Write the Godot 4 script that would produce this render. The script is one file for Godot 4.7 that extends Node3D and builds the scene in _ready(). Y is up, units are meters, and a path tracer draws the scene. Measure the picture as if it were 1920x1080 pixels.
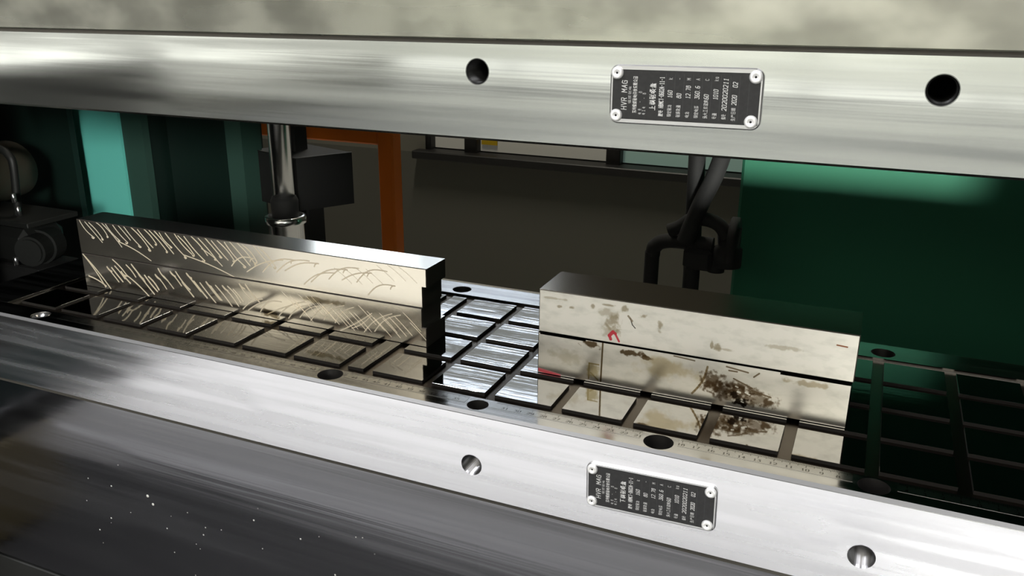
extends Node3D
# A magnetic mould chuck in a vertical press, with two stacks of steel plates on it. Lengths are worked out in
# pole pitches of the chuck (S metres each); the chuck's polished top is y = 0.

const S := 0.054
var rng := RandomNumberGenerator.new()
var M := {}

# ---------------------------------------------------------------- naming
func numbered(called: String, parent: Node) -> String:
	var n := called
	var k := 0
	while parent.has_node(NodePath(n)):
		k += 1
		n = "%s_%03d" % [called, k]
	return n

func obj(called: String, mesh: Mesh, mat: Material, parent: Node = self, at := Vector3.ZERO) -> MeshInstance3D:
	var o := MeshInstance3D.new()
	o.name = numbered(called, parent)
	o.mesh = mesh
	if mat:
		o.material_override = mat
	o.position = at
	parent.add_child(o, true)
	return o

func thing(called: String, label: String, category: String, at := Vector3.ZERO, group := "") -> Node3D:
	var o := Node3D.new()
	o.name = numbered(called, self)
	add_child(o, true)
	o.position = at
	return tag(o, label, category, group)

func tag(o: Node3D, label: String, category: String, group := "") -> Node3D:
	o.set_meta("label", label)
	o.set_meta("category", category)
	if group != "":
		o.set_meta("group", group)
	return o

func struct(called: String, mesh: Mesh, mat: Material, at: Vector3, label: String, category: String) -> MeshInstance3D:
	var o := obj(called, mesh, mat, self, at)
	o.set_meta("kind", "structure")
	tag(o, label, category)
	return o

# ---------------------------------------------------------------- shapes
func V(x: float, y: float, z: float) -> Vector3:
	return Vector3(x, y, z) * S

func begin() -> SurfaceTool:
	var st := SurfaceTool.new()
	st.begin(Mesh.PRIMITIVE_TRIANGLES)
	st.set_smooth_group(-1)
	return st

func tri(st: SurfaceTool, a: Vector3, b: Vector3, c: Vector3, out: Vector3) -> void:
	if (c - a).cross(b - a).dot(out) < 0.0:
		var t := b
		b = c
		c = t
	st.add_vertex(a)
	st.add_vertex(b)
	st.add_vertex(c)

func quad(st: SurfaceTool, a: Vector3, b: Vector3, c: Vector3, d: Vector3, out: Vector3) -> void:
	tri(st, a, b, c, out)
	tri(st, a, c, d, out)

func done(st: SurfaceTool) -> ArrayMesh:
	st.generate_normals()
	return st.commit()

# a box with chamfered edges, its centre at c
func add_box(st: SurfaceTool, c: Vector3, size: Vector3, ch: float) -> void:
	var h := size * 0.5
	ch = minf(ch, minf(h.x, minf(h.y, h.z)) * 0.9)
	var i := h - Vector3(ch, ch, ch)
	for ax in 3:
		var u := (ax + 1) % 3
		var w := (ax + 2) % 3
		for s in [-1.0, 1.0]:
			var p: Array[Vector3] = []
			for k in [[-1.0, -1.0], [1.0, -1.0], [1.0, 1.0], [-1.0, 1.0]]:
				var q := Vector3.ZERO
				q[ax] = s * h[ax]
				q[u] = k[0] * i[u]
				q[w] = k[1] * i[w]
				p.append(c + q)
			var n := Vector3.ZERO
			n[ax] = s
			quad(st, p[0], p[1], p[2], p[3], n)
	if ch <= 0.0:
		return
	for ax in 3:
		var u := (ax + 1) % 3
		var w := (ax + 2) % 3
		for su in [-1.0, 1.0]:
			for sw in [-1.0, 1.0]:
				var p: Array[Vector3] = []
				for k in [[-1.0, 0], [1.0, 0], [1.0, 1], [-1.0, 1]]:
					var q := Vector3.ZERO
					q[ax] = k[0] * i[ax]
					q[u] = su * (h[u] if k[1] == 0 else i[u])
					q[w] = sw * (i[w] if k[1] == 0 else h[w])
					p.append(c + q)
				var n := Vector3.ZERO
				n[u] = su
				n[w] = sw
				quad(st, p[0], p[1], p[2], p[3], n)
	for sx in [-1.0, 1.0]:
		for sy in [-1.0, 1.0]:
			for sz in [-1.0, 1.0]:
				tri(st, c + Vector3(sx * h.x, sy * i.y, sz * i.z), c + Vector3(sx * i.x, sy * h.y, sz * i.z), c + Vector3(sx * i.x, sy * i.y, sz * h.z), Vector3(sx, sy, sz))

func box(size: Vector3, ch := 0.0, c := Vector3.ZERO) -> ArrayMesh:
	var st := begin()
	add_box(st, c, size, ch)
	return done(st)

# a turned shape: profile points (radius, height) about the axis, from base along dir
func add_lathe(st: SurfaceTool, prof: Array, base: Vector3, dir: Vector3, seg := 32, inside := false, smooth := true) -> void:
	var d := dir.normalized()
	var u := d.cross(Vector3(0.3, 0.9, 0.31)).normalized()
	var w := d.cross(u)
	st.set_smooth_group(0 if smooth else -1)
	for k in prof.size() - 1:
		var a: Vector2 = prof[k]
		var b: Vector2 = prof[k + 1]
		for j in seg:
			var t0 := TAU * j / seg
			var t1 := TAU * (j + 1) / seg
			var r0 := u * cos(t0) + w * sin(t0)
			var r1 := u * cos(t1) + w * sin(t1)
			var rm := (r0 + r1) * 0.5
			# the outside of a profile that climbs is away from the axis
			var out := rm * (b.y - a.y) - d * (b.x - a.x)
			if inside:
				out = -out
			var p0 := base + r0 * a.x + d * a.y
			var p1 := base + r1 * a.x + d * a.y
			var p2 := base + r1 * b.x + d * b.y
			var p3 := base + r0 * b.x + d * b.y
			if a.x < 1e-7:
				tri(st, p0, p2, p3, out)
			elif b.x < 1e-7:
				tri(st, p0, p1, p2, out)
			else:
				quad(st, p0, p1, p2, p3, out)
	st.set_smooth_group(-1)

func lathe(prof: Array, base := Vector3.ZERO, dir := Vector3.UP, seg := 32, inside := false, smooth := true) -> ArrayMesh:
	var st := begin()
	add_lathe(st, prof, base, dir, seg, inside, smooth)
	return done(st)

# a round bar through the points of a path, with closed ends
func add_tube(st: SurfaceTool, path: Array, r: float, seg := 14) -> void:
	st.set_smooth_group(0)
	var rings := []
	var u := Vector3.ZERO
	for k in path.size():
		var a: Vector3 = path[maxi(k - 1, 0)]
		var b: Vector3 = path[mini(k + 1, path.size() - 1)]
		var d := (b - a).normalized()
		if k == 0:
			u = d.cross(Vector3(0.21, 0.33, 0.92)).normalized()
		u = (u - d * u.dot(d)).normalized()
		var w := d.cross(u)
		var ring: Array[Vector3] = []
		for j in seg:
			var t := TAU * j / seg
			ring.append(path[k] + (u * cos(t) + w * sin(t)) * r)
		rings.append(ring)
	for k in path.size() - 1:
		for j in seg:
			var j1 := (j + 1) % seg
			var m: Vector3 = (path[k] + path[k + 1]) * 0.5
			var out: Vector3 = (rings[k][j] + rings[k + 1][j1]) * 0.5 - m
			quad(st, rings[k][j], rings[k][j1], rings[k + 1][j1], rings[k + 1][j], out)
	st.set_smooth_group(-1)
	for e in [0, path.size() - 1]:
		var d: Vector3 = path[0] - path[1] if e == 0 else path[e] - path[e - 1]
		for j in seg:
			tri(st, path[e], rings[e][j], rings[e][(j + 1) % seg], d)

func tube(path: Array, r: float, seg := 14) -> ArrayMesh:
	var st := begin()
	add_tube(st, path, r, seg)
	return done(st)

func curve(pts: Array, steps := 8) -> Array:
	var out := []
	for k in pts.size() - 1:
		var p0: Vector3 = pts[maxi(k - 1, 0)]
		var p1: Vector3 = pts[k]
		var p2: Vector3 = pts[k + 1]
		var p3: Vector3 = pts[mini(k + 2, pts.size() - 1)]
		for j in steps:
			out.append(p1.cubic_interpolate(p2, p0, p3, float(j) / steps))
	out.append(pts[-1])
	return out

# an outline in x and y pushed forward in z, its front edge chamfered; uv over the outline's box on the front
func slab(outline: PackedVector2Array, depth: float, ch: float, smaller: PackedVector2Array) -> ArrayMesh:
	var st := begin()
	var lo := outline[0]
	var hi := outline[0]
	for q in outline:
		lo = lo.min(q)
		hi = hi.max(q)
	var n := outline.size()
	var idx := Geometry2D.triangulate_polygon(smaller)
	for k in range(0, idx.size(), 3):
		var a := smaller[idx[k]]
		var b := smaller[idx[k + 1]]
		var c := smaller[idx[k + 2]]
		tri(st, Vector3(a.x, a.y, depth), Vector3(b.x, b.y, depth), Vector3(c.x, c.y, depth), Vector3(0, 0, 1))
	for k in n:
		var j := (k + 1) % n
		var a := outline[k]
		var b := outline[j]
		var out := Vector3((a + b).x, (a + b).y, 0) * 0.5 - Vector3((lo + hi).x, (lo + hi).y, 0) * 0.5
		quad(st, Vector3(a.x, a.y, 0), Vector3(b.x, b.y, 0), Vector3(b.x, b.y, depth - ch), Vector3(a.x, a.y, depth - ch), out)
		quad(st, Vector3(a.x, a.y, depth - ch), Vector3(b.x, b.y, depth - ch), Vector3(smaller[j].x, smaller[j].y, depth), Vector3(smaller[k].x, smaller[k].y, depth), out + Vector3(0, 0, 0.1))
	return done(st)

func rounded(w: float, h: float, r: float, inset := 0.0) -> PackedVector2Array:
	var out := PackedVector2Array()
	for k in 4:
		var sx := 1.0 if k in [0, 3] else -1.0
		var sy := 1.0 if k in [0, 1] else -1.0
		var c := Vector2(sx * (w * 0.5 - r), sy * (h * 0.5 - r))
		for j in 7:
			var t := PI * 0.5 * k + PI * 0.5 * j / 6.0
			out.append(c + Vector2(cos(t), sin(t)) * maxf(r - inset, 0.0001))
	return out

# ---------------------------------------------------------------- textures
func noise(seed_: int, freq: float, oct := 3) -> FastNoiseLite:
	var n := FastNoiseLite.new()
	n.seed = seed_
	n.frequency = freq
	n.fractal_octaves = oct
	n.noise_type = FastNoiseLite.TYPE_SIMPLEX_SMOOTH
	return n

# long streaks along u, fine across v
func streaks(seed_: int, freq: float, along: int, size := 512) -> Image:
	var im := noise(seed_, freq, 4).get_seamless_image(along, size)
	im.resize(size, size, Image.INTERPOLATE_CUBIC)
	im.convert(Image.FORMAT_RGBA8)
	return im

func tex(im: Image) -> ImageTexture:
	return ImageTexture.create_from_image(im)

# grey noise image remapped to lo..hi
func remapped(im: Image, lo: float, hi: float) -> Image:
	var out := Image.create(im.get_width(), im.get_height(), false, Image.FORMAT_RGBA8)
	for y in im.get_height():
		for x in im.get_width():
			var v := lerpf(lo, hi, smoothstep(0.15, 0.85, im.get_pixel(x, y).r))
			out.set_pixel(x, y, Color(v, v, v))
	return out

func bumps(im: Image, strength: float) -> ImageTexture:
	var b: Image = im.duplicate()
	b.bump_map_to_normal_map(strength)
	return tex(b)

func metal(c: Color, rough: float, metallic := 1.0) -> StandardMaterial3D:
	var m := StandardMaterial3D.new()
	m.albedo_color = c
	m.roughness = rough
	m.metallic = metallic
	return m

func paint(c: Color, rough := 0.6) -> StandardMaterial3D:
	return metal(c, rough, 0.0)

func triplanar(m: StandardMaterial3D, scale_: Vector3) -> StandardMaterial3D:
	m.uv1_triplanar = true
	m.uv1_world_triplanar = true
	m.uv1_scale = scale_
	return m

# a stroke of given width drawn into an image, ends soft
func stroke(im: Image, a: Vector2, b: Vector2, r: float, c: Color) -> void:
	var lo := a.min(b) - Vector2(r + 1, r + 1)
	var hi := a.max(b) + Vector2(r + 1, r + 1)
	var ab := b - a
	var l2 := maxf(ab.length_squared(), 1e-6)
	for y in range(maxi(int(lo.y), 0), mini(int(hi.y) + 1, im.get_height())):
		for x in range(maxi(int(lo.x), 0), mini(int(hi.x) + 1, im.get_width())):
			var p := Vector2(x + 0.5, y + 0.5)
			var t := clampf((p - a).dot(ab) / l2, 0.0, 1.0)
			var k := clampf(r + 0.5 - (p - (a + ab * t)).length(), 0.0, 1.0)
			if k > 0.0:
				var o := im.get_pixel(x, y)
				im.set_pixel(x, y, o.lerp(Color(c.r, c.g, c.b), k * c.a))

func blot(im: Image, at: Vector2, r: Vector2, c: Color, n: FastNoiseLite, edge := 0.45) -> void:
	for y in range(maxi(int(at.y - r.y * 1.5), 0), mini(int(at.y + r.y * 1.5), im.get_height())):
		for x in range(maxi(int(at.x - r.x * 1.5), 0), mini(int(at.x + r.x * 1.5), im.get_width())):
			var d := ((Vector2(x, y) - at) / r).length()
			var k := smoothstep(1.0 + edge, 1.0 - edge, d + n.get_noise_2d(x, y) * 1.1)
			if k > 0.0:
				var o := im.get_pixel(x, y)
				im.set_pixel(x, y, o.lerp(Color(c.r, c.g, c.b), k * c.a))

# ---------------------------------------------------------------- lettering: strokes on a ten by ten grid, four digits each
const GLYPH := {
	"0": "2171 1218 8288 2979 2112 7182 1829 8879", "1": "3251 5159 3979", "2": "1221 2171 7182 8285 8519 1989", "3": "1181 8144 4475 7588 8879 7929 2918",
	"4": "6116 1696 6169", "5": "8121 2114 1464 6486 8688 8869 6919", "6": "7131 3113 1318 1829 2979 7988 8885 8515", "7": "1181 8149",
	"8": "2171 2124 7174 2474 1518 8588 1829 2979 7988 2415 7485", "9": "8515 1512 1221 2171 7182 8287 8769 6929",
	"-": "2575", ".": "4949", ":": "4343 4848", "/": "8119", "A": "1951 5189 2676", "B": "1119 1161 6184 8415 1565 6588 8869 6919", "C": "8231 3113 1317 1739 3988",
	"D": "1119 1161 6183 8387 8769 6919", "E": "8111 1119 1989 1575", "G": "8231 3113 1317 1739 3989 8985 8555", "H": "1119 8189 1585", "I": "5159", "K": "1119 8115 1589",
	"M": "1911 1156 5681 8189", "N": "1911 1189 8981", "Q": "2171 1218 8288 2979 2112 7182 1829 8879 6699", "R": "1911 1171 7183 8375 7515 5589", "T": "1181 5159", "V": "1159 5981",
	"W": "1139 3953 5369 6991", "k": "1119 7315 1579", "g": "7323 2316 1627 2777 7379 7929",
	"上": "5159 5585 1999", "下": "1191 5159 5476", "模": "1434 2129 2417 2438 4393 5154 8184 5595 5558 5595 9558 4797 6649 7699", "磁": "1131 2117 2535 3539 2929 1535 4151 9181 4393 5436 3656 5659 8466 6686 8699 4959 7989",
	"吸": "1333 1317 3337 1737 4181 4149 6163 8164 8495 9549 5599", "盘": "4132 3279 3272 7279 1494 5355 2657 2629 4649 6669 8689 1999", "悍": "2129 0315 3435 4181 4145 8185 4383 4585 4787 3898 6569",
	"威": "1282 1218 1809 2454 3556 5638 5849 6189 8368 7181", "电": "1383 1317 8387 1585 1787 5158 5899", "苏": "1292 3133 7173 2575 4529 7579 8698", "州": "2128 1434 5157 5464 8189 8596",
	"科": "1241 2529 1434 3516 7179 5282 5795", "技": "1333 2129 1635 4393 6165 4585 8549 5599", "有": "1292 5115 3539 3575 7579 3777 3555", "限": "1119 1131 3134 3425 2537 4181 4149 8185 4383 4585 6599 4968",
	"公": "4115 6195 5528 2888 7699", "司": "1181 8189 8979 1464 2727 2666 2629 6669 2969", "型": "1161 1464 3119 5155 7174 9195 2686 5559 1999", "号": "2171 2124 7174 2474 1595 3538 3878 7879", "额": "1141 1323 4353 2128 1545 2848 5191 6368 9398 6393 6599 7549",
	"定": "1292 1214 9294 5152 2474 5459 5676 2639 3999", "力": "1383 8389 8969 5159 5519", "极": "1434 2129 4181 5139 8175 7595 9549 5599", "数": "1343 3137 1151 5111 1848 3816 6153 5393 8349 5599", "量": "2181 2184 8184 2484 1595 2686 2688 8688 2888 5659 1999",
	"流": "1122 1425 1917 4191 6143 4383 4549 6669 8588 8898", "最": "2171 2124 7174 2474 1595 3539 1939 6696 9659 5699", "大": "1494 5154 5419 5499", "工": "2181 5159 1999", "作": "3115 2329 5142 4292 5259 5585 5888", "温": "1122 1425 1917 4181 4184 8184 4484 3593 4649 5659 6669 7679 3999",
	"度": "5152 1292 1217 1709 3383 4145 7175 3585 3686 8629 4699", "编": "3113 1333 3316 1636 1938 5161 4292 4249 4484 8284 5659 7679 5696 9699", "生": "3115 3383 5159 2686 1999", "产": "5152 1292 3243 7263 1494 1417 1709", "日": "2181 2129 8189 2585 2989", "期": "1252 2128 4148 2444 2646 1858 6191 6168 9199 6393 6696 6859",
	"工 ": ""
}

# text read upwards along the plate: u is the place along its length, v0 where it begins above its lower edge
func plate_text(im: Image, s: String, u: float, v0: float, v1: float, size: float, c: Color, w: float, lean := 0.0) -> void:
	var W := im.get_width()
	var H := im.get_height()
	var step := (v1 - v0) / s.length()
	for k in s.length():
		var g: String = GLYPH.get(s[k], "")
		if g == "":
			continue
		for q in g.split(" "):
			var a := Vector2(q[0].to_int(), q[1].to_int()) / 10.0
			var b := Vector2(q[2].to_int(), q[3].to_int()) / 10.0
			var pa := Vector2((u + (a.y - 0.5) * size) * W, (1.0 - v0 - step * (k + a.x * 0.92 + (0.5 - a.y) * lean)) * H)
			var pb := Vector2((u + (b.y - 0.5) * size) * W, (1.0 - v0 - step * (k + b.x * 0.92 + (0.5 - b.y) * lean)) * H)
			stroke(im, pa, pb, w, c)

func plate_print(title: String, first: String) -> Image:
	var im := Image.create(1024, 392, false, Image.FORMAT_RGBA8)
	im.fill(Color(0.16, 0.16, 0.165))
	var n := noise(31, 0.02)
	for y in 392:
		for x in 1024:
			var k := 0.165 + 0.02 * n.get_noise_2d(x, y)
			im.set_pixel(x, y, Color(k, k, k * 1.03))
	for k in 10: # the ruled lines between the rows
		stroke(im, Vector2(1024 * (0.375 + 0.0615 * k), 24), Vector2(1024 * (0.375 + 0.0615 * k), 366), 1.0, Color(0.3, 0.3, 0.31, 0.7))
	var w := Color(0.8, 0.8, 0.8)
	var d := Color(0.66, 0.66, 0.66)
	plate_text(im, "HVR MAG", 0.085, 0.19, 0.80, 0.046, w, 2.6, 0.1)
	plate_text(im, "悍威磁电", 0.125, 0.32, 0.68, 0.024, d, 1.3)
	plate_text(im, "苏州悍威磁电科技有限公司", 0.162, 0.13, 0.88, 0.034, w, 1.7)
	plate_text(im, "电 号   -    8 ", 0.2, 0.11, 0.62, 0.026, d, 1.6)
	plate_text(im, "电 工 电     -  8", 0.228, 0.11, 0.55, 0.026, d, 1.6)
	plate_text(im, title, 0.287, 0.2, 0.76, 0.048, w, 2.4)
	plate_text(im, "型号", 0.348, 0.09, 0.22, 0.034, w, 2.0)
	plate_text(im, first, 0.348, 0.26, 0.88, 0.038, w, 2.2)
	var rows := [["额定磁力", "160", "k"], ["磁极数量", "80", "-"], ["电力", "12.78", "M"], ["额定电流", "360.6", "A"], ["最大工作温度", "60", "C"], ["号量", "1010", "kg"]]
	for k in rows.size():
		var u := 0.407 + 0.0615 * k
		plate_text(im, rows[k][0], u, 0.09, 0.09 + 0.062 * rows[k][0].length(), 0.032, d, 1.9)
		plate_text(im, rows[k][1], u, 0.47, 0.47 + 0.052 * rows[k][1].length(), 0.036, w, 2.1, 0.25)
		plate_text(im, rows[k][2], u, 0.83, 0.83 + 0.045 * rows[k][2].length(), 0.03, d, 1.8)
	plate_text(im, "编号", 0.776, 0.09, 0.2, 0.032, d, 1.9)
	plate_text(im, "2020020211", 0.776, 0.26, 0.9, 0.036, w, 2.2, 0.25)
	plate_text(im, "生产日期", 0.838, 0.07, 0.33, 0.032, d, 1.9)
	plate_text(im, "2020", 0.838, 0.38, 0.58, 0.036, w, 2.1, 0.25)
	plate_text(im, "02", 0.838, 0.72, 0.83, 0.036, w, 2.1, 0.25)
	return im

# ---------------------------------------------------------------- materials
func make_materials() -> void:
	var st1 := streaks(5, 0.02, 40)
	var st2 := streaks(9, 0.012, 90)
	var fine := streaks(12, 0.09, 24)
	var n_soft := bumps(st1, 1.2)
	var n_wave := bumps(st2, 1.0)
	var n_fine := bumps(fine, 1.5)
	var r_soft := tex(remapped(st2, 0.55, 1.0))
	var mott := noise(21, 0.012, 4).get_seamless_image(512, 512)
	mott.convert(Image.FORMAT_RGBA8)
	var a_mott := tex(remapped(mott, 0.78, 1.0))

	var ground := metal(Color(0.93, 0.93, 0.955), 0.3)
	ground.normal_enabled = true
	ground.normal_texture = n_soft
	ground.normal_scale = 0.06
	ground.roughness_texture = r_soft
	M.chuck = triplanar(ground, Vector3(2.2, 9, 9))
	var up: StandardMaterial3D = ground.duplicate()
	up.albedo_color = Color(0.81, 0.82, 0.805)
	up.roughness = 0.2
	up.normal_scale = 0.07
	M.upper = triplanar(up, Vector3(1.6, 7, 7))
	var plat: StandardMaterial3D = ground.duplicate()
	plat.albedo_color = Color(0.76, 0.76, 0.72)
	plat.albedo_texture = a_mott
	plat.roughness = 0.45
	plat.normal_scale = 0.15
	M.upper_platen = triplanar(plat, Vector3(1.7, 2.6, 2.6))
	var low: StandardMaterial3D = ground.duplicate()
	low.albedo_color = Color(0.59, 0.59, 0.61)
	low.roughness = 0.17
	low.normal_scale = 0.1
	M.lower_platen = triplanar(low, Vector3(1.2, 5, 5))
	var pole := metal(Color(0.52, 0.52, 0.52), 0.055)
	pole.normal_enabled = true
	pole.normal_texture = n_wave
	pole.normal_scale = 0.2
	pole.roughness_texture = r_soft
	M.pole = triplanar(pole, Vector3(6, 20, 20))
	var strip: StandardMaterial3D = pole.duplicate()
	strip.roughness = 0.2
	strip.albedo_color = Color(0.57, 0.57, 0.57)
	M.strip = triplanar(strip, Vector3(3, 12, 12))
	M.filler = metal(Color(0.22, 0.19, 0.155), 0.3, 1.0)
	M.groove_side = metal(Color(0.12, 0.11, 0.1), 0.6, 0.6)
	M.shim = metal(Color(0.26, 0.25, 0.23), 0.6, 0.6)
	M.chamfer = metal(Color(0.42, 0.42, 0.42), 0.5)
	M.dark_hole = metal(Color(0.2, 0.2, 0.2), 0.4, 0.9)
	M.thread = metal(Color(0.5, 0.5, 0.51), 0.3)
	M.bore = metal(Color(0.5, 0.49, 0.48), 0.35)
	M.alu = metal(Color(0.84, 0.84, 0.85), 0.3)
	M.rivet = metal(Color(0.95, 0.95, 0.95), 0.45, 0.6)
	var plate_steel := metal(Color(0.5, 0.47, 0.42), 0.2)
	M.block_top = triplanar(plate_steel.duplicate(), Vector3(3, 8, 8))
	M.block_top.normal_enabled = true
	M.block_top.normal_texture = n_wave
	M.block_top.normal_scale = 0.06
	M.plate_side = metal(Color(0.16, 0.14, 0.12), 0.55, 0.7)
	M.lightened_top = M.block_top.duplicate()
	M.lightened_top.albedo_color = Color(0.88, 0.88, 0.87)  # lightened copy of block_top, raising the window reflection on the left stack
	M.chrome = metal(Color(0.9, 0.9, 0.9), 0.2)
	M.black = paint(Color(0.012, 0.012, 0.012), 0.8)
	M.rubber = paint(Color(0.018, 0.018, 0.017), 0.85)
	M.teal = paint(Color(0.36, 0.71, 0.665), 0.7)
	M.green = paint(Color(0.04, 0.33, 0.235), 0.75)
	M.dark_green = paint(Color(0.02, 0.1, 0.08), 0.5)
	M.grey_green = paint(Color(0.16, 0.26, 0.23), 0.5)
	M.orange = paint(Color(0.85, 0.42, 0.03), 0.5)
	M.wall = paint(Color(0.42, 0.41, 0.37), 0.8)
	M.wall_dark = paint(Color(0.33, 0.325, 0.295), 0.8)
	M.white_wall = paint(Color(0.8, 0.79, 0.74), 0.8)
	M.frame = paint(Color(0.08, 0.075, 0.07), 0.5)
	M.concrete = paint(Color(0.78, 0.78, 0.77), 0.55)
	M.mat = paint(Color(0.035, 0.04, 0.045), 0.6)
	M.beige = paint(Color(0.22, 0.2, 0.16), 0.6)
	M.cast = metal(Color(0.09, 0.095, 0.09), 0.55, 0.3)
	M.grey_paint = paint(Color(0.42, 0.43, 0.42), 0.5)
	M.grey_band = paint(Color(0.2, 0.2, 0.2), 0.6)
	M.door = paint(Color(0.1, 0.17, 0.17), 0.5)
	M.dark_band = paint(Color(0.025, 0.035, 0.03), 0.3)
	M.card = paint(Color(0.42, 0.38, 0.27), 0.7)
	M.white_paint = paint(Color(0.95, 0.95, 0.95), 0.5)
	M.speck = paint(Color(0.72, 0.72, 0.7), 0.6)

func lit(c: Color, k: float) -> StandardMaterial3D:
	var m := paint(c, 0.4)
	m.emission_enabled = true
	m.emission = c
	m.emission_energy_multiplier = k
	return m

func area(called: String, at: Vector3, towards: Vector3, size: Vector2, radiance: float, c := Color.WHITE, parent: Node = self) -> void:
	var l := AreaLight3D.new()
	l.name = called
	l.area_size = size
	l.area_normalize_energy = false
	l.light_energy = radiance / PI
	l.light_color = c
	l.area_range = 20.0
	l.shadow_enabled = true
	parent.add_child(l, true)
	l.look_at_from_position(at, at + towards, Vector3.UP if absf(towards.normalized().y) < 0.9 else Vector3.RIGHT)

# ================================================================ the scene
func _ready() -> void:
	rng.seed = 7
	# camera
	var cam := Camera3D.new()
	cam.name = "camera"
	cam.keep_aspect = Camera3D.KEEP_HEIGHT
	cam.fov = 37.349
	cam.near = 0.02
	cam.far = 60.0
	var bx := Vector3(0.918062, 0.008211, -0.396352)
	var by := Vector3(-0.134709, 0.946758, -0.29241)
	var bz := Vector3(0.372849, 0.321842, 0.870288)
	cam.transform = Transform3D(Basis(bx, by, bz), Vector3(4.4762, 5.2747, 9.8685) * S)
	add_child(cam)
	cam.current = true
	# sky and exposure
	var we := WorldEnvironment.new()
	we.name = "world_environment"
	var e := Environment.new()
	e.background_mode = Environment.BG_COLOR
	e.background_color = Color(0.02, 0.02, 0.02)
	e.tonemap_mode = Environment.TONE_MAPPER_LINEAR
	e.tonemap_exposure = 1.0
	e.sdfgi_enabled = true
	e.ssao_enabled = true
	e.ssil_enabled = true
	we.environment = e
	add_child(we)
	make_materials()
	hall()
	lower_press()
	upper_press()
	plates()
	behind()
	left_machinery()

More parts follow.
